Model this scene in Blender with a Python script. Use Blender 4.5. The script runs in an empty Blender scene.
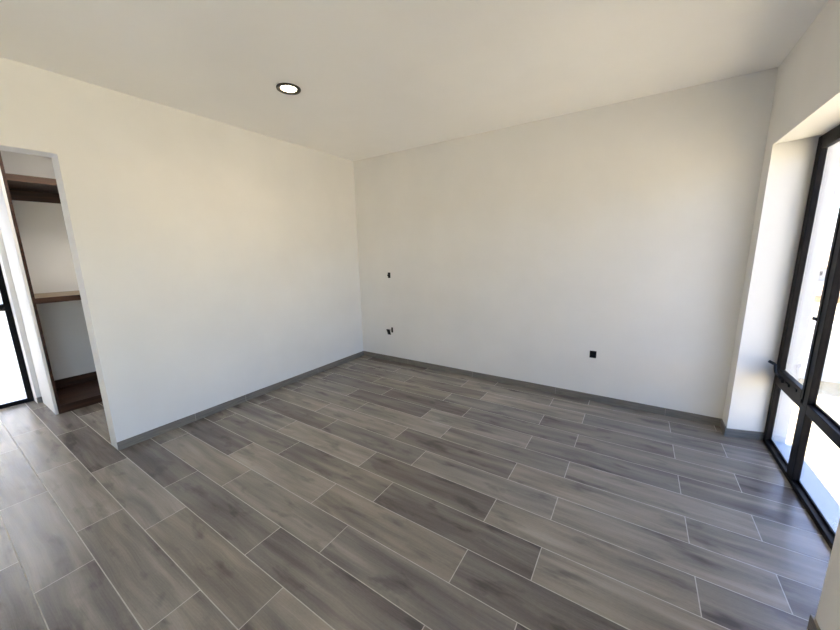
import bpy, bmesh, math, random
from mathutils import Vector, Matrix

scene = bpy.context.scene
C = scene.collection
random.seed(4)

# ------------------------------------------------------------------ camera
cam_data = bpy.data.cameras.new('camera')
cam = bpy.data.objects.new('camera', cam_data)
C.objects.link(cam)
cam_data.sensor_fit = 'HORIZONTAL'
cam_data.sensor_width = 36.0
cam_data.lens = 335.1 / 840 * 36
cam_data.clip_start = 0.02
cam_data.clip_end = 5000
R_ = Vector((0.83843959, 0.54461647, -0.02029668))
U_ = Vector((-0.08451252, 0.16671846, 0.98237599))
F_ = Vector((-0.53840197, 0.8219476, -0.18581027))
cam.matrix_world = Matrix(((R_.x, U_.x, -F_.x, 3.2111), (R_.y, U_.y, -F_.y, -3.4105),
                           (R_.z, U_.z, -F_.z, 1.4400), (0, 0, 0, 1)))
scene.camera = cam

# ------------------------------------------------------------------ world, sun, exposure
world = bpy.data.worlds.new('sky')
scene.world = world
world.use_nodes = True
wn = world.node_tree
wn.nodes.clear()
sky = wn.nodes.new('ShaderNodeTexSky')
sky.sky_type = 'NISHITA'
sky.sun_disc = False
sky.sun_elevation = math.radians(52)
sky.sun_rotation = math.radians(0)
sky.air_density = 1.0
sky.dust_density = 1.0
bg = wn.nodes.new('ShaderNodeBackground')
bg.inputs['Strength'].default_value = 0.36
wo = wn.nodes.new('ShaderNodeOutputWorld')
tn = wn.nodes.new('ShaderNodeMix'); tn.data_type = 'RGBA'; tn.blend_type = 'MULTIPLY'
tn.inputs[0].default_value = 1.0
tn.inputs[7].default_value = (0.88, 0.95, 1.17, 1)
wn.links.new(sky.outputs[0], tn.inputs[6])
wn.links.new(tn.outputs[2], bg.inputs[0])
wn.links.new(bg.outputs[0], wo.inputs[0])

sun_data = bpy.data.lights.new('sun', 'SUN')
sun_data.energy = 10.5
sun_data.angle = math.radians(0.6)
sun_data.color = (1.0, 0.945, 0.875)
sun = bpy.data.objects.new('sun', sun_data)
C.objects.link(sun)
sd = Vector((-0.10, 0.60, 0.79)).normalized()          # direction towards the sun
sun.rotation_euler = sd.to_track_quat('Z', 'Y').to_euler()

scene.view_settings.view_transform = 'Standard'
scene.view_settings.look = 'None'
scene.view_settings.gamma = 1
scene.view_settings.use_curve_mapping = False
scene.view_settings.exposure = 1.80
scene.cycles.use_denoising = True
scene.cycles.max_bounces = 16
scene.cycles.diffuse_bounces = 10
scene.cycles.transparent_max_bounces = 16

# ------------------------------------------------------------------ node helpers / materials
def new_mat(name):
    m = bpy.data.materials.new(name)
    m.use_nodes = True
    return m, m.node_tree, m.node_tree.nodes['Principled BSDF']

class NT:
    """tiny helper to write node maths"""
    def __init__(s, nt): s.nt = nt
    def new(s, t): return s.nt.nodes.new(t)
    def put(s, sock, v):
        if isinstance(v, bpy.types.NodeSocket): s.nt.links.new(v, sock)
        else: sock.default_value = v
    def m(s, op, a, b=0.0, c=0.0):
        n = s.new('ShaderNodeMath'); n.operation = op
        for i, v in enumerate((a, b, c)): s.put(n.inputs[i], v)
        return n.outputs[0]
    def xyz(s, v):
        n = s.new('ShaderNodeSeparateXYZ'); s.put(n.inputs[0], v); return n.outputs
    def vec(s, x, y, z):
        n = s.new('ShaderNodeCombineXYZ')
        for i, v in enumerate((x, y, z)): s.put(n.inputs[i], v)
        return n.outputs[0]
    def noise(s, v, scale, detail=3.0, rough=0.5, dist=0.0):
        n = s.new('ShaderNodeTexNoise'); s.put(n.inputs['Vector'], v)
        n.inputs['Scale'].default_value = scale; n.inputs['Detail'].default_value = detail
        n.inputs['Roughness'].default_value = rough; n.inputs['Distortion'].default_value = dist
        return n.outputs['Fac']
    def ramp(s, f, stops):
        n = s.new('ShaderNodeValToRGB'); s.put(n.inputs[0], f)
        e = n.color_ramp.elements
        while len(e) > 1: e.remove(e[-1])
        e[0].position, e[0].color = stops[0][0], (*stops[0][1], 1)
        for p, c in stops[1:]:
            k = e.new(p); k.color = (*c, 1)
        return n.outputs[0]
    def mix(s, f, a, b, mode='MIX'):
        n = s.new('ShaderNodeMix'); n.data_type = 'RGBA'; n.blend_type = mode
        s.put(n.inputs[0], f); s.put(n.inputs[6], a); s.put(n.inputs[7], b)
        return n.outputs[2]
    def coord(s, kind='Object'):
        return s.new('ShaderNodeTexCoord').outputs[kind]
    def bump(s, h, strength, dist=0.01):
        n = s.new('ShaderNodeBump'); n.inputs['Strength'].default_value = strength
        n.inputs['Distance'].default_value = dist; s.put(n.inputs['Height'], h)
        return n.outputs[0]

def lin(r, g, b):
    f = lambda c: ((c / 255 + 0.055) / 1.055) ** 2.4 if c > 10 else c / 255 / 12.92
    return (f(r), f(g), f(b))

def plaster(name, col, rough=0.75, amt=0.03, bump=0.12):
    m, nt, b = new_mat(name); n = NT(nt)
    co = n.coord()
    a = n.noise(co, 1.7, 4, 0.55)
    dark = tuple(c * (1 - amt) for c in col); light = tuple(min(1, c * (1 + amt)) for c in col)
    n.put(b.inputs['Base Color'], n.ramp(a, [(0.3, dark), (0.7, light)]))
    b.inputs['Roughness'].default_value = rough
    b.inputs['Specular IOR Level'].default_value = 0.36
    n.put(b.inputs['Normal'], n.bump(n.noise(co, 160, 3, 0.6), bump, 0.002))
    return m

def floor_tile_material():
    """wood-look porcelain planks, 20 x 91 cm, every other row shifted by a third"""
    m, nt, b = new_mat('wood_look_tile'); n = NT(nt)
    p = n.xyz(n.coord('Object'))
    g = 0.0050
    rx = n.m('SUBTRACT', p[0], 2.4016); ry = n.m('ADD', p[1], 0.7235)
    u = n.m('MULTIPLY_ADD', ry, g, rx)
    v = n.m('SUBTRACT', n.m('MULTIPLY', rx, g), ry)
    vv = n.m('DIVIDE', v, 0.2)
    row = n.m('FLOOR', vv)
    par = n.m('ABSOLUTE', n.m('MODULO', row, 2.0))
    off = n.m('MULTIPLY_ADD', par, 0.2113 - 0.5146, 0.5146)
    uu = n.m('DIVIDE', n.m('SUBTRACT', u, off), 0.9131)
    col = n.m('FLOOR', uu)
    fu = n.m('MULTIPLY', n.m('SUBTRACT', uu, col), 0.9131)
    fv = n.m('MULTIPLY', n.m('SUBTRACT', vv, row), 0.2)
    du = n.m('MINIMUM', fu, n.m('SUBTRACT', 0.9131, fu))
    dv = n.m('MINIMUM', fv, n.m('SUBTRACT', 0.2, fv))
    d = n.m('MINIMUM', du, dv)
    g1 = n.new('ShaderNodeMapRange'); g1.interpolation_type = 'SMOOTHSTEP'
    n.put(g1.inputs[0], d)
    g1.inputs[1].default_value = 0.0013; g1.inputs[2].default_value = 0.0024
    g1.inputs[3].default_value = 1.0; g1.inputs[4].default_value = 0.0
    grout = g1.outputs[0]
    idv = n.vec(row, col, 3.7)
    wnz = n.new('ShaderNodeTexWhiteNoise'); wnz.noise_dimensions = '3D'; n.put(wnz.inputs['Vector'], idv)
    rnd = wnz.outputs['Value']
    rc = n.xyz(wnz.outputs['Color'])
    # per-plank texture space
    ox = n.m('MULTIPLY', rc[0], 40.0); oy = n.m('MULTIPLY', rc[1], 40.0)
    gu = n.m('ADD', n.m('MULTIPLY', fu, 1.0), ox); gv = n.m('ADD', fv, oy)
    # slow warp that bends the grain around knots
    warp = n.m('SUBTRACT', n.noise(n.vec(n.m('MULTIPLY', gu, 2.2), n.m('MULTIPLY', gv, 7.0), rnd), 1.0, 2, 0.5), 0.5)
    gvw = n.m('MULTIPLY_ADD', warp, 0.05, gv)
    fine = n.noise(n.vec(n.m('MULTIPLY', gu, 2.6), n.m('MULTIPLY', gvw, 230.0), 0.0), 1.0, 4, 0.6)
    mid = n.noise(n.vec(n.m('MULTIPLY', gu, 1.1), n.m('MULTIPLY', gvw, 21.0), 5.0), 1.0, 3, 0.55)
    broad = n.noise(n.vec(n.m('MULTIPLY', gu, 1.5), n.m('MULTIPLY', gvw, 13.0), 9.0), 1.0, 2, 0.5, 0.15)
    speck = n.noise(n.vec(n.m('MULTIPLY', gu, 60.0), n.m('MULTIPLY', gv, 160.0), 2.0), 1.0, 2, 0.6)
    t = n.m('MULTIPLY_ADD', n.m('SUBTRACT', mid, 0.5), 0.46, 0.5)
    t = n.m('MULTIPLY_ADD', n.m('SUBTRACT', broad, 0.5), 0.85, t)
    t = n.m('MULTIPLY_ADD', n.m('SUBTRACT', fine, 0.5), 0.30, t)
    t = n.m('MULTIPLY_ADD', n.m('SUBTRACT', speck, 0.5), 0.16, t)
    # smoky dark smears and figured (cathedral) patches on some planks
    smear = n.noise(n.vec(n.m('MULTIPLY', gu, 4.0), n.m('MULTIPLY', gv, 11.0), 21.0), 1.0, 3, 0.55, 0.3)
    sm = n.new('ShaderNodeMapRange'); n.put(sm.inputs[0], smear)
    sm.inputs[1].default_value = 0.56; sm.inputs[2].default_value = 0.74; sm.inputs[3].default_value = 0.0; sm.inputs[4].default_value = 1.0
    t = n.m('MULTIPLY_ADD', sm.outputs[0], -0.30, t)
    rad = n.noise(n.vec(n.m('MULTIPLY', gu, 1.3), n.m('MULTIPLY', gvw, 9.0), 31.0), 1.0, 2, 0.4)
    ringl = n.m('SINE', n.m('MULTIPLY', rad, 60.0))
    gate = n.new('ShaderNodeMapRange'); n.put(gate.inputs[0], rc[0])
    gate.inputs[1].default_value = 0.70; gate.inputs[2].default_value = 0.95; gate.inputs[3].default_value = 0.0; gate.inputs[4].default_value = 0.03
    t = n.m('ADD', t, n.m('MULTIPLY', ringl, gate.outputs[0]))
    t = n.m('MULTIPLY_ADD', n.m('SUBTRACT', rnd, 0.5), 0.36, t)
    wood = n.ramp(t, [(0.08, lin(80, 75, 72)), (0.32, lin(109, 103, 98)), (0.52, lin(132, 126, 118)),
                      (0.76, lin(157, 150, 140)), (1.0, lin(178, 170, 158))])
    tint = n.ramp(rc[2], [(0.0, (1.02, 1.0, 0.96)), (0.5, (1, 1, 1)), (1.0, (0.98, 0.99, 1.02))])
    wood = n.mix(1.0, wood, tint, 'MULTIPLY')
    gcol = n.ramp(n.noise(n.coord('Object'), 30, 2), [(0.3, lin(172, 167, 158)), (0.7, lin(194, 189, 180))])
    n.put(b.inputs['Base Color'], n.mix(grout, wood, gcol))
    r = n.m('MULTIPLY_ADD', n.m('SUBTRACT', fine, 0.5), 0.05, 0.26)
    n.put(b.inputs['Roughness'], n.m('MULTIPLY_ADD', grout, 0.4, r))
    b.inputs['Specular IOR Level'].default_value = 0.5
    h = n.m('MULTIPLY_ADD', grout, -1.0, n.m('MULTIPLY', fine, 0.035))
    n.put(b.inputs['Normal'], n.bump(h, 0.35, 0.0015))
    return m

def streaked(name, c0, c1, rough, along=(2, 60, 60), spec=0.5, bump=0.0):
    m, nt, b = new_mat(name); n = NT(nt)
    p = n.xyz(n.coord())
    v = n.vec(n.m('MULTIPLY', p[0], along[0]), n.m('MULTIPLY', p[1], along[1]), n.m('MULTIPLY', p[2], along[2]))
    f = n.noise(v, 1.0, 4, 0.6, 0.6)
    n.put(b.inputs['Base Color'], n.ramp(f, [(0.30, c0), (0.70, c1)]))
    b.inputs['Roughness'].default_value = rough
    b.inputs['Specular IOR Level'].default_value = spec
    if bump: n.put(b.inputs['Normal'], n.bump(f, bump, 0.001))
    return m

def glass_material(name, tint=(0.93, 0.96, 0.95)):
    m = bpy.data.materials.new(name); m.use_nodes = True
    nt = m.node_tree; nt.nodes.clear(); n = NT(nt)
    tr = n.new('ShaderNodeBsdfTransparent'); tr.inputs[0].default_value = (*tint, 1)
    gl = n.new('ShaderNodeBsdfGlossy'); gl.inputs['Roughness'].default_value = 0.02
    fr = n.new('ShaderNodeFresnel'); fr.inputs[0].default_value = 1.45
    fac = n.m('MULTIPLY', fr.outputs[0], 0.3)
    mx = n.new('ShaderNodeMixShader'); n.put(mx.inputs[0], fac)
    n.put(mx.inputs[1], tr.outputs[0]); n.put(mx.inputs[2], gl.outputs[0])
    out = n.new('ShaderNodeOutputMaterial'); n.put(out.inputs[0], mx.outputs[0])
    return m

def frosted_material(name):
    m = bpy.data.materials.new(name); m.use_nodes = True
    nt = m.node_tree; nt.nodes.clear(); n = NT(nt)
    f = n.noise(n.coord(), 420, 2, 0.5)
    tl = n.new('ShaderNodeBsdfTranslucent'); n.put(tl.inputs[0], n.ramp(f, [(0.3, (0.76, 0.78, 0.79)), (0.7, (0.86, 0.88, 0.89))]))
    gl = n.new('ShaderNodeBsdfGlossy'); gl.inputs['Roughness'].default_value = 0.36
    mx = n.new('ShaderNodeMixShader'); mx.inputs[0].default_value = 0.05
    n.put(mx.inputs[1], tl.outputs[0]); n.put(mx.inputs[2], gl.outputs[0])
    out = n.new('ShaderNodeOutputMaterial'); n.put(out.inputs[0], mx.outputs[0])
    return m

M = {}
M['wall'] = plaster('wall_paint', (0.82, 0.81, 0.79))
M['ceiling'] = plaster('ceiling_paint', (0.955, 0.945, 0.93), 0.85, 0.02, 0.2)
M['tile'] = floor_tile_material()
M['base'] = streaked('baseboard_tile', lin(104, 99, 93), lin(136, 130, 121), 0.42, (6, 6, 90))
M['joint'] = plaster('joint_grout', lin(165, 160, 152), 0.9)
M['metal'] = streaked('dark_aluminium', (0.010, 0.0085, 0.009), (0.015, 0.013, 0.013), 0.42, (30, 30, 30), 0.07)
M['black'] = streaked('black_plastic', (0.004, 0.004, 0.004), (0.009, 0.009, 0.009), 0.6, (50, 50, 50), 0.3)
M['glass'] = glass_material('clear_glass')
M['tinted'] = glass_material('grey_tinted_glass', (0.775, 0.785, 0.79))
M['frost'] = frosted_material('frosted_glass')
M['walnut'] = streaked('walnut_board', lin(28, 15, 10), lin(76, 48, 32), 0.42, (22, 2.0, 30), 0.3)
M['walnut_edge'] = streaked('walnut_edge_band', lin(50, 33, 23), lin(82, 57, 40), 0.42, (20, 3, 40), 0.3)
M['lit_shelf_top'] = streaked('walnut_lit_top', lin(128, 108, 84), lin(160, 138, 110), 0.4, (20, 3, 40))  # mid shelf: edge-lit brightness of its top painted in as tan
M['render'] = plaster('outside_render', (0.80, 0.79, 0.77), 0.85, 0.03, 0.3)
M['bronze'] = streaked('bronze_trim', (0.030, 0.024, 0.014), (0.05, 0.04, 0.022), 0.35, (60, 60, 60), 0.6)

# ------------------------------------------------------------------ mesh helpers
def obj(name, bm, mat, parent=None, bevel=0.0, smooth=False):
    bmesh.ops.recalc_face_normals(bm, faces=bm.faces)
    me = bpy.data.meshes.new(name)
    bm.to_mesh(me); bm.free()
    if smooth:
        for p in me.polygons: p.use_smooth = True
    o = bpy.data.objects.new(name, me)
    C.objects.link(o)
    for x in (mat if isinstance(mat, (list, tuple)) else [mat]): me.materials.append(x)
    if parent: o.parent = parent
    if bevel:
        bv = o.modifiers.new('bevel', 'BEVEL'); bv.width = bevel; bv.segments = 2; bv.limit_method = 'ANGLE'
    return o

def add_box(bm, a, b):
    x0, y0, z0 = (min(a[i], b[i]) for i in range(3)); x1, y1, z1 = (max(a[i], b[i]) for i in range(3))
    v = [bm.verts.new(p) for p in ((x0, y0, z0), (x1, y0, z0), (x1, y1, z0), (x0, y1, z0),
                                   (x0, y0, z1), (x1, y0, z1), (x1, y1, z1), (x0, y1, z1))]
    for f in ((0, 3, 2, 1), (4, 5, 6, 7), (0, 1, 5, 4), (1, 2, 6, 5), (2, 3, 7, 6), (3, 0, 4, 7)):
        bm.faces.new([v[i] for i in f])

def box(*ab):
    bm = bmesh.new()
    for i in range(0, len(ab), 2): add_box(bm, ab[i], ab[i + 1])
    return bm

def prism(bm, poly, axis, lo, hi):
    """extrude a polygon (two coordinates, in the order of the other axes) along axis"""
    def P(p, t):
        q = list(p); q.insert(axis, t); return q
    a = [bm.verts.new(P(p, lo)) for p in poly]; b = [bm.verts.new(P(p, hi)) for p in poly]
    bm.faces.new(a); bm.faces.new(b[::-1])
    for i in range(len(poly)):
        j = (i + 1) % len(poly)
        bm.faces.new((a[i], a[j], b[j], b[i]))

def cyl(bm, p0, p1, r0, r1=None, seg=20, caps=True):
    r1 = r0 if r1 is None else r1
    p0, p1 = Vector(p0), Vector(p1)
    q = (p1 - p0).to_track_quat('Z', 'Y')
    A = []; B = []
    for i in range(seg):
        t = 2 * math.pi * i / seg
        d = q @ Vector((math.cos(t), math.sin(t), 0))
        A.append(bm.verts.new(p0 + d * r0)); B.append(bm.verts.new(p1 + d * r1))
    for i in range(seg):
        j = (i + 1) % seg
        bm.faces.new((A[i], A[j], B[j], B[i]))
    if caps:
        bm.faces.new(A[::-1]); bm.faces.new(B)

def tube(bm, pts, r, seg=10):
    pts = [Vector(p) for p in pts]
    rings = []
    for k, p in enumerate(pts):
        d = (pts[min(k + 1, len(pts) - 1)] - pts[max(k - 1, 0)]).normalized()
        q = d.to_track_quat('Z', 'Y')
        rings.append([bm.verts.new(p + q @ Vector((math.cos(2 * math.pi * i / seg) * r, math.sin(2 * math.pi * i / seg) * r, 0))) for i in range(seg)])
    for a, b in zip(rings, rings[1:]):
        for i in range(seg):
            j = (i + 1) % seg
            bm.faces.new((a[i], a[j], b[j], b[i]))
    bm.faces.new(rings[0][::-1]); bm.faces.new(rings[-1])

def lathe(bm, prof, z0, cx, cy, seg=48):
    rings = []
    for r, z in prof:
        rings.append([bm.verts.new((cx + r * math.cos(2 * math.pi * i / seg), cy + r * math.sin(2 * math.pi * i / seg), z0 + z)) for i in range(seg)])
    for a, b in zip(rings, rings[1:]):
        for i in range(seg):
            j = (i + 1) % seg
            bm.faces.new((a[i], a[j], b[j], b[i]))

def struct(name, bm, mat, parent=None, bevel=0.0):
    o = obj(name, bm, mat, parent, bevel)
    if parent is None: o['kind'] = 'structure'
    return o

def empty(name, loc=(0, 0, 0)):
    e = bpy.data.objects.new(name, None); C.objects.link(e); e.location = loc
    e.empty_display_size = 0.1
    return e

def thing(name, label, cat, loc=(0, 0, 0), group=None):
    e = empty(name, loc)
    e['label'] = label; e['category'] = cat
    if group: e['group'] = group
    return e

def tag(o, label, cat, group=None):
    o['label'] = label; o['category'] = cat
    if group: o['group'] = group
    return o

# ------------------------------------------------------------------ room shell
W = 3.871          # room width
H = 2.60           # ceiling height
YF = -5.60         # end wall of the room
XC = -1.90         # far wall of the closet passage
struct('floor', box((-2.05, -5.75, -0.20), (4.21, 0.15, 0)), M['tile'])
struct('ceiling', box((-2.05, -5.75, H), (4.21, 0.15, H + 0.22)), M['ceiling'])
struct('wall_back', box((-2.05, 0, 0), (4.21, 0.15, H)), M['wall'])

# left wall with the closet opening (y -2.737 .. -3.62, head at 2.10)
bm = bmesh.new()
prism(bm, [(0, 0), (0, H), (YF, H), (YF, 0), (-3.62, 0), (-3.62, 2.105), (-2.737, 2.105), (-2.737, 0)], 0, -0.15, 0)
struct('wall_left', bm, M['wall'], None, 0.004)

# right wall: full-height recess with the window, slightly splayed far jamb
JY0, JY1, NY = -0.170, -0.105, -1.765
HEAD0, HEAD1 = 2.080, 2.100
WX = 4.09                                   # inner face of the window frame
bm = bmesh.new()
prism(bm, [(W, 0), (W, JY0), (WX, JY1), (4.21, JY1), (4.21, 0)], 2, 0, H)
prism(bm, [(NY, 0), (NY, H), (YF, H), (YF, 0), (-5.30, 0), (-5.30, 2.10), (-3.45, 2.10), (-3.45, 0)], 0, W, 4.21)  # notch is the opening for the added fill window
prism(bm, [(W, HEAD0), (WX, HEAD1), (4.21, HEAD1), (4.21, H), (W, H)], 1, NY, JY0)
prism(bm, [(WX, HEAD1), (4.21, HEAD1), (4.21, H), (WX, H)], 1, JY0, JY1)
struct('wall_right', bm, M['wall'])

struct('wall_front', box((-2.05, YF - .15, 0), (4.21, YF, H)), M['wall'])

# closet passage beyond the opening
bm = bmesh.new()
prism(bm, [(0, 0), (0, H), (YF, H), (YF, 0), (-3.90, 0), (-3.90, 2.15), (-2.878, 2.15), (-2.878, 0)], 0, XC - 0.15, XC)
struct('wall_closet', bm, M['wall'])
bm = bmesh.new()
prism(bm, [(XC, -2.878), (-1.80, -2.878), (-1.80, -2.842), (-1.275, -2.842), (-1.275, -2.822), (XC, -2.822)], 2, 0, H)
struct('wall_closet_return', bm, M['wall'], None, 0.003)

# ------------------------------------------------------------------ baseboards (tile skirting, 7 cm)
SH, ST = 0.066, 0.010
def skirting(name, path, joints=()):
    """path: floor polyline with the room on its left-hand side"""
    bm = bmesh.new()
    P = [Vector((*p, 0)) for p in path]
    nrm = []
    for a, b in zip(P, P[1:]):
        d = (b - a).normalized(); nrm.append(Vector((-d.y, d.x, 0)))
    inner = []
    for i, p in enumerate(P):
        if i == 0: q = p + nrm[0] * ST
        elif i == len(P) - 1: q = p + nrm[-1] * ST
        else:
            s = nrm[i - 1] + nrm[i]; q = p + s * (ST * 2 / s.length_squared)
        inner.append(q)
    prism(bm, [(p.x, p.y) for p in P] + [(p.x, p.y) for p in inner[::-1]], 2, 0, SH)
    o = struct(name, bm, M['base'], None, 0.0015)
    return o
skirting('baseboard_left', [(0, 0), (0, -2.737)])
skirting('baseboard_back', [(W, 0), (0.0101, 0)])
skirting('baseboard_right', [(WX, JY1), (W, JY0), (W, -0.0101)])
skirting('baseboard_near', [(W, -3.45), (W, NY), (WX, NY)])
skirting('baseboard_closet', [(-1.80, -2.8421), (-1.80, -2.878)])
# visible butt joints between skirting tiles
for k, y in enumerate((-0.83, -1.74, -2.20)):
    struct('trim_%d' % (k + 1), box((0.0, y - 0.002, 0), (ST + 0.0006, y + 0.002, SH + 0.0005)), M['joint'])
for k, x in enumerate((0.78, 1.69, 2.60, 3.50)):
    struct('trim_%d' % (k + 4), box((x - 0.0015, -ST - 0.0006, 0), (x + 0.0015, 0, SH + 0.0005)), M['joint'])

# ------------------------------------------------------------------ window_1: dark aluminium, casement over fixed lights
win = empty('window_1', (WX, -0.9, 0)); win['kind'] = 'structure'
def wpart(name, bm, mat=None, parent=None, bevel=0.0025):
    o = obj(name, bm, mat or M['metal'], None, bevel)
    o.parent = parent or win
    o.matrix_parent_inverse = (parent or win).matrix_basis.inverted() if (parent or win) is win else Matrix()
    return o
FX0, FX1 = WX, WX + 0.034                   # frame depth
fy0, fy1 = JY1, NY                          # far and near ends
MY0, MY1 = -0.590, -0.680                   # mullion
FH = HEAD1
GX = WX + 0.018
bm = bmesh.new()
add_box(bm, (FX0, fy0, 0), (FX1, fy0 - 0.045, FH))
add_box(bm, (FX0, fy1, 0), (FX1, fy1 + 0.045, FH))
add_box(bm, (FX0, fy0 - 0.045, FH - 0.045), (FX1, fy1 + 0.045, FH))
wpart('frame', bm)
wpart('bottom_rail', box((FX0, fy0 - .045, 0), (FX1, fy1 + .045, 0.030), (GX + .006, fy0 - .045, .030), (FX1, fy1 + .045, 0.045)))
wpart('mullion', box((FX0, -.622, .500), (FX1, MY1, FH - .045), (FX0, MY0, .030), (FX1, MY1, .500)))
wpart('transom', box((FX0, fy0 - .045, 0.465), (FX1, MY0, 0.525), (FX0, MY1, 0.465), (FX1, fy1 + .045, 0.525),
                     (GX + .006, MY1, .525), (FX1, fy1 + .045, .540)))
# operable casement in the upper far light
sash = wpart('casement_sash', box(
    (FX0 - .004, fy0 - .046, .527), (FX1 - .006, fy0 - .078, FH - .046),
    (FX0 - .004, MY0, .527), (FX1 - .006, -.621, FH - .046),
    (FX0 - .004, fy0 - .078, .527), (FX1 - .006, MY0, .580),
    (FX0 - .004, fy0 - .078, FH - .083), (FX1 - .006, MY0, FH - .046)))
def pane(y0, y1, z0, z1):
    return wpart('pane', box((GX, y0, z0), (GX + .005, y1, z1)), M['tinted'], None, 0)
pane(fy0 - .075, MY0 - .003, .577, FH - .080)          # casement
pane(fy0 - .042, MY0 - .003, .027, .468)               # lower far
pane(MY1 - -.003, fy1 + .042, .522, FH - .047)         # upper near
pane(MY1 - -.003, fy1 + .042, .027, .468)              # lower near
struct('trim_8', box((FX1, JY1, 0), (4.25, NY, .012)), M['render'])
# crank operator on the transom
bm = bmesh.new()
tube(bm, [(WX + .002, -.262, .532), (WX - .014, -.268, .545), (WX - .024, -.266, .556), (WX - .030, -.245, .560),
          (WX - .030, -.222, .572), (WX - .030, -.206, .595), (WX - .030, -.198, .614), (WX - .033, -.188, .619), (WX - .040, -.180, .622)], .0080)
cyl(bm, (WX - .036, -.188, .619), (WX - .062, -.190, .634), .0105, .0095, 14)
crank = wpart('crank_handle', bm, M['black'], None, 0)
wpart('operator_housing', box((WX - .016, -.235, .520), (WX, -.300, .546)), M['black'], None, .004)
wpart('operator_cover', box((WX - .012, -.350, .528), (WX, -.410, .548)), M['black'], None, .004)
wpart('stay_bracket', box((WX - .010, -.485, .542), (WX, -.530, .560)), M['black'], None, .003)
wpart('sash_lock', box((WX - .012, MY0 + .030, 1.003), (WX + .004, MY0 - .01, 1.022)), M['black'], None, .003)

# ------------------------------------------------------------------ unseen window added to this wall as daylight fill for left wall and ceiling
fill_win = empty('window_fill', (WX, -4.1, 0)); fill_win['kind'] = 'structure'
def w2(name, bm, mat=None):
    o = obj(name, bm, mat or M['metal'], None, .002 if mat is None else 0); o.parent = fill_win
    o.matrix_parent_inverse = fill_win.matrix_basis.inverted(); return o
w2('frame', box((FX0, -3.45, 0), (FX1, -3.50, 2.10), (FX0, -5.25, 0), (FX1, -5.30, 2.10),
                (FX0, -3.50, 2.05), (FX1, -5.25, 2.10), (FX0, -3.50, 0), (FX1, -5.25, .03)))
w2('mullion', box((FX0, -4.34, .03), (FX1, -4.42, 2.05)))
w2('transom', box((FX0, -3.50, .465), (FX1, -4.34, .525), (FX0, -4.42, .465), (FX1, -5.25, .525)))
for a, b in ((-3.497, -4.343), (-4.417, -5.253)):
    for c, d in ((.027, .468), (.522, 2.053)):
        w2('pane', box((GX, a, c), (GX + .005, b, d)), M['glass'])

# ------------------------------------------------------------------ door_1: frosted glazed door at the end of the passage
door = empty('door_1', (XC - .05, -3.4, 0)); door['kind'] = 'structure'
def dpart(name, bm, mat=None, bevel=.002):
    o = obj(name, bm, mat or M['metal'], None, bevel); o.parent = door
    o.matrix_parent_inverse = door.matrix_basis.inverted(); return o
DX0, DX1 = XC - .085, XC - .05
dpart('frame', box((DX0, -2.878, 0), (DX1, -2.921, 2.15), (DX0, -3.857, 0), (DX1, -3.90, 2.15), (DX0, -2.921, 2.09), (DX1, -3.857, 2.15)))
dpart('bottom_rail', box((DX0, -2.921, 0), (DX1, -3.857, .040)))
dpart('transom', box((DX0, -2.921, .955), (DX1, -3.857, 1.02)))
dpart('pane', box((DX0 + .02, -2.919, .038), (DX0 + .026, -3.8572, .957)), M['frost'], 0)
dpart('pane', box((DX0 + .02, -2.919, 1.018), (DX0 + .026, -3.8572, 2.092)), M['frost'], 0)

# ------------------------------------------------------------------ recessed ceiling light
m, nt, b = new_mat('lamp_lens')
b.inputs['Base Color'].default_value = (1, .98, .93, 1)
b.inputs['Emission Color'].default_value = (1.0, .86, .62, 1)
b.inputs['Emission Strength'].default_value = 9.0
M['lens'] = m
def downlight(label, x, y, power):
    lamp = thing('recessed_light', label, 'light', (x, y, H))
    bm = bmesh.new()
    lathe(bm, [(.0830, 0), (.0830, -.005), (.080, -.009), (.062, -.008), (.0545, -.003), (.0530, -.0005), (.0830, 0)], 0, 0, 0)
    obj('trim_ring', bm, M['bronze'], lamp, 0, True)
    bm = bmesh.new()
    lathe(bm, [(.0540, -.0012), (.040, -.0026), (.020, -.0032), (.0004, -.0034)], 0, 0, 0)
    obj('lens', bm, M['lens'], lamp, 0, True)
    ld = bpy.data.lights.new('downlight', 'AREA')
    ld.shape = 'DISK'; ld.size = .10; ld.energy = power; ld.color = (1.0, .80, .55); ld.spread = math.radians(150)
    lo = bpy.data.objects.new('downlight', ld); C.objects.link(lo)
    lo.parent = lamp; lo.location = (0, 0, -.012)
downlight('small round recessed downlight with dark bronze ring, lit, in the bedroom ceiling', 1.0057, -1.690, 1.0)
# unseen square panel, added to brighten the closet passage
pnl = thing('added_fill_panel', 'unseen square white panel added to light the closet passage, beyond the left opening', 'light', (-0.60, -2.45, H))
fr = .26
obj('frame', box((-fr, -fr, -.02), (fr, -fr + .02, 0), (-fr, fr - .02, -.02), (fr, fr, 0), (-fr, -fr + .02, -.02), (-fr + .02, fr - .02, 0), (fr - .02, -fr + .02, -.02), (fr, fr - .02, 0)), M['ceiling'], pnl, .002)
m, nt, b = new_mat('fill_panel_diffuser')
b.inputs['Base Color'].default_value = (.95, .95, .93, 1)
b.inputs['Emission Color'].default_value = (1.0, .93, .84, 1)
b.inputs['Emission Strength'].default_value = 6.0
obj('diffuser', box((-fr + .02, -fr + .02, -.012), (fr - .02, fr - .02, -.006)), m, pnl)

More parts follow.
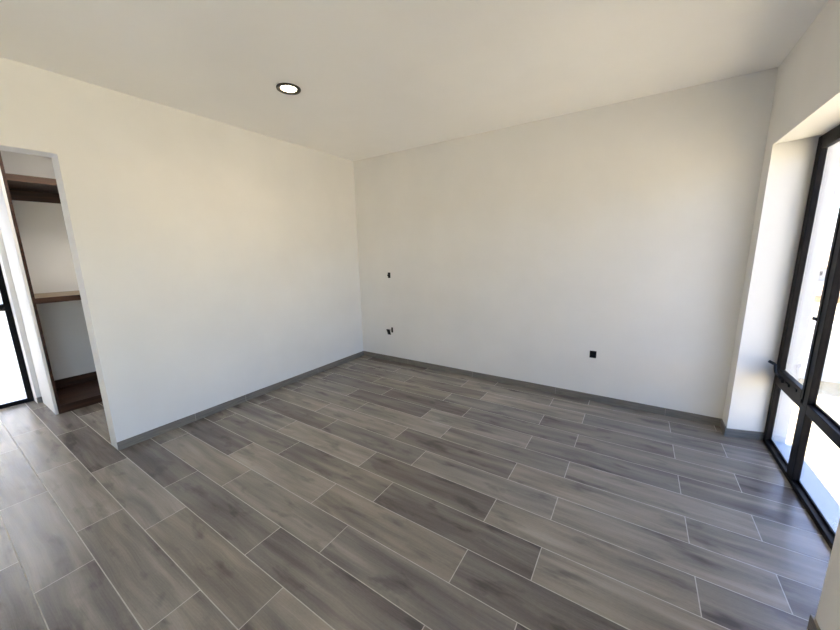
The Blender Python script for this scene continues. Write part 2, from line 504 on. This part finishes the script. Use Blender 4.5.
# ------------------------------------------------------------------ open electrical boxes in the back wall
def wall_box(label, x, z, w, h, tilt=0.0, group='open electrical boxes in the far wall'):
    t = thing('electrical_box', label, 'electrical box', (x, -0.0, z), group)
    d = .003
    bm = bmesh.new()
    # rim and the shallow dark tray that closes the hole
    o = .005
    for a, b in (((-w / 2, -d, -h / 2), (-w / 2 + o, 0, h / 2)), ((w / 2 - o, -d, -h / 2), (w / 2, 0, h / 2)),
                 ((-w / 2 + o, -d, h / 2 - o), (w / 2 - o, 0, h / 2)), ((-w / 2 + o, -d, -h / 2), (w / 2 - o, 0, -h / 2 + o))):
        add_box(bm, a, b)
    obj('rim', bm, M['black'], t, .001)
    obj('tray', box((-w / 2 + o, -.0008, -h / 2 + o), (w / 2 - o, 0, h / 2 - o)), M['black'], t)
    return t
b1 = wall_box('small black electrical box alone at mid height on the far wall near the corner', .5155, 1.150, .040, .070)
obj('ear', box((-.030, -.003, -.010), (-.018, 0, .008)), M['black'], b1, .002)
obj('wire', (lambda bm: (tube(bm, [(.004, -.001, .02), (.002, -.012, .008), (-.004, -.014, -.004), (.003, -.002, -.02)], .0022), bm)[1])(bmesh.new()), M['black'], b1)
b2 = wall_box('narrow black electrical box low on the far wall, beside a loose tilted plate', .533, .430, .028, .068)
obj('module', box((-.011, -.006, .004), (.011, -.001, .028)), M['black'], b2, .002)
obj('module', box((-.011, -.006, -.028), (.011, -.001, -.004)), M['black'], b2, .002)
b3 = wall_box('square black electrical box low on the far wall nearest the window', 2.910, .459, .056, .068)
obj('module', box((-.020, -.008, .003), (.020, -.001, .024)), M['black'], b3, .002)
obj('module', box((-.020, -.008, -.024), (.020, -.001, -.003)), M['black'], b3, .002)
# loose plate hanging by its wire beside the second box
bm = bmesh.new()
prism(bm, [(-.038, .035), (.016, .035), (.038, -.035), (-.012, -.035)], 1, -.010, -.003)
pl = tag(obj('socket_plate', bm, M['black'], None, .003), 'loose tilted black socket plate hanging beside the narrow low electrical box', 'socket plate')
pl.location = (.478, 0, .398)
obj('wire', (lambda bm: (tube(bm, [(.010, -.006, .02), (.026, -.010, .03), (.044, -.008, .030)], .0025), bm)[1])(bmesh.new()), M['black'], pl)

# ------------------------------------------------------------------ walnut closet unit beyond the opening
UX = -1.270        # front plane
UY = -2.820        # near side
UE = -0.90         # far side
unit = thing('closet_shelf_unit', 'open dark walnut closet shelving unit seen through the left opening', 'closet', (-1.58, -1.9, 0))
def upart(name, bm, mat, bevel=.0015):
    o = obj(name, bm, mat, None, bevel); o.parent = unit
    o.matrix_parent_inverse = unit.matrix_basis.inverted(); return o
BX = XC + .002
upart('side_panel', box((BX, UY, 0), (UX, UY + .018, 2.50)), M['walnut'])
upart('side_panel', box((BX, UE - .018, 0), (UX, UE, 2.50)), M['walnut'])
top = upart('shelf', box((BX, UY + .018, 2.105), (UX - .020, UE - .018, 2.130)), M['walnut'])
upart('shelf_edge', box((UX - .020, UY + .018, 2.095), (UX, UE - .018, 2.150)), M['walnut_edge'])
upart('back_rail', box((BX, UY + .018, 2.005), (BX + .020, UE - .018, 2.105)), M['walnut'])
upart('shelf', box((BX, UY + .018, 1.075), (UX - .020, UE - .018, 1.100)), M['lit_shelf_top'])
upart('shelf_edge', box((UX - .020, UY + .018, 1.050), (UX, UE - .018, 1.100)), M['walnut'])
upart('base_board', box((BX, UY + .018, .055), (UX - .020, UE - .018, .080)), M['walnut'])
upart('toe_kick', box((UX - .020, UY + .018, .0), (UX, UE - .018, .080)), M['walnut'])
upart('back_rail', box((BX, UY + .018, .080), (BX + .020, UE - .018, .175)), M['walnut'])

# ------------------------------------------------------------------ outside
m, nt, b = new_mat('dry_grass'); n = NT(nt)
co = n.coord()
f = n.m('MULTIPLY_ADD', n.noise(co, 9, 5, 0.65), .6, n.m('MULTIPLY', n.noise(co, .8, 3), .4))
n.put(b.inputs['Base Color'], n.ramp(f, [(.3, lin(198, 170, 120)), (.5, lin(226, 206, 164)), (.7, lin(240, 226, 194))]))
b.inputs['Roughness'].default_value = .95
n.put(b.inputs['Normal'], n.bump(n.noise(co, 40, 4, .7), .6, .03))
M['grass'] = m
bm = bmesh.new()
GZ = -.25
random.seed(2)
# plot: a level terrace around the house that slopes away to the plain
nx, ny = 60, 60
grid = {}
for i in range(nx + 1):
    for j in range(ny + 1):
        x = -30 + 60 * i / nx; y = -30 + 60 * j / ny
        r = max(abs(x - 1), abs(y + 1))
        z = GZ + (0 if r < 12 else -(r - 12) * .42)
        z += random.uniform(-.015, .015) if r > 6 else 0
        grid[i, j] = bm.verts.new((x, y, z))
for i in range(nx):
    for j in range(ny):
        bm.faces.new((grid[i, j], grid[i + 1, j], grid[i + 1, j + 1], grid[i, j + 1]))
struct('ground', bm, M['grass'])
M['plain'] = plaster('plain_soil', lin(200, 176, 134), .95, .15, 0)
bm = bmesh.new()
s = 1600
vs = [bm.verts.new(p) for p in ((-s, -s, -7.6), (s, -s, -7.6), (s, s, -7.6), (-s, s, -7.6))]
bm.faces.new(vs)
struct('ground_plain', bm, M['plain'])

# low white boundary wall with a coping
bw = thing('boundary_wall', 'low white rendered boundary wall at the edge of the dry grass outside', 'wall', (8, 2.72, GZ))
o = obj('wall_body', box((-3.9, -.09, -.05), (6, .09, .66)), M['render'], bw, .004)
o = obj('coping', box((-3.92, -.14, .66), (6, .14, .72)), M['render'], bw, .006)

# town on the plain
tones = [lin(208, 184, 146), lin(190, 146, 102), lin(222, 218, 210), lin(168, 128, 92), lin(198, 174, 142)]
tm = [plaster('town_render_%d' % k, c, .9, .05, 0) for k, c in enumerate(tones)]
M['roofs'] = plaster('town_roof', lin(190, 160, 135), .9, .1, 0)
M['dark_glass'] = streaked('town_glass', (.03, .035, .04), (.05, .055, .06), .15, (1, 1, 1))
random.seed(11)
spots = []
for k, (deg, dist) in enumerate(((71.5, 50), (73.5, 64), (72.9, 130), (74.3, 98), (70.0, 112))):   # bearing from +x, distance from the room
    ang = math.radians(deg)
    spots.append((3.2 + dist * math.cos(ang), -3.4 + dist * math.sin(ang)))
words = ['cream', 'sandy', 'white', 'tan', 'pale beige']
for k, (x, y) in enumerate(spots):
    w_, d_, h_ = random.uniform(3.2, 4.2), random.uniform(2.9, 3.6), random.uniform(2.8, 4.2)
    c = k % 5
    t = thing('house', '%s flat-roofed house of the distant town seen through the window' % words[c], 'house', (x, y, -7.6), 'houses of the town outside')
    t.rotation_euler.z = random.uniform(-.3, .3)
    obj('walls', box((-w_ / 2, -d_ / 2, 0), (w_ / 2, d_ / 2, h_)), tm[c], t)
    obj('roof', box((-w_ / 2 - .15, -d_ / 2 - .15, h_), (w_ / 2 + .15, d_ / 2 + .15, h_ + .25)), M['roofs'], t)
    for q in (-1, 1):
        obj('window', box((q * w_ * .25 - .5, -d_ / 2 - .03, h_ * .45), (q * w_ * .25 + .5, -d_ / 2 + .02, h_ * .45 + 1.0)), M['dark_glass'], t)

# hills on the horizon, distance haze painted in as pale blue-grey
M['hills'] = plaster('hill_painted_haze', lin(176, 190, 200), .95, .06, 0)
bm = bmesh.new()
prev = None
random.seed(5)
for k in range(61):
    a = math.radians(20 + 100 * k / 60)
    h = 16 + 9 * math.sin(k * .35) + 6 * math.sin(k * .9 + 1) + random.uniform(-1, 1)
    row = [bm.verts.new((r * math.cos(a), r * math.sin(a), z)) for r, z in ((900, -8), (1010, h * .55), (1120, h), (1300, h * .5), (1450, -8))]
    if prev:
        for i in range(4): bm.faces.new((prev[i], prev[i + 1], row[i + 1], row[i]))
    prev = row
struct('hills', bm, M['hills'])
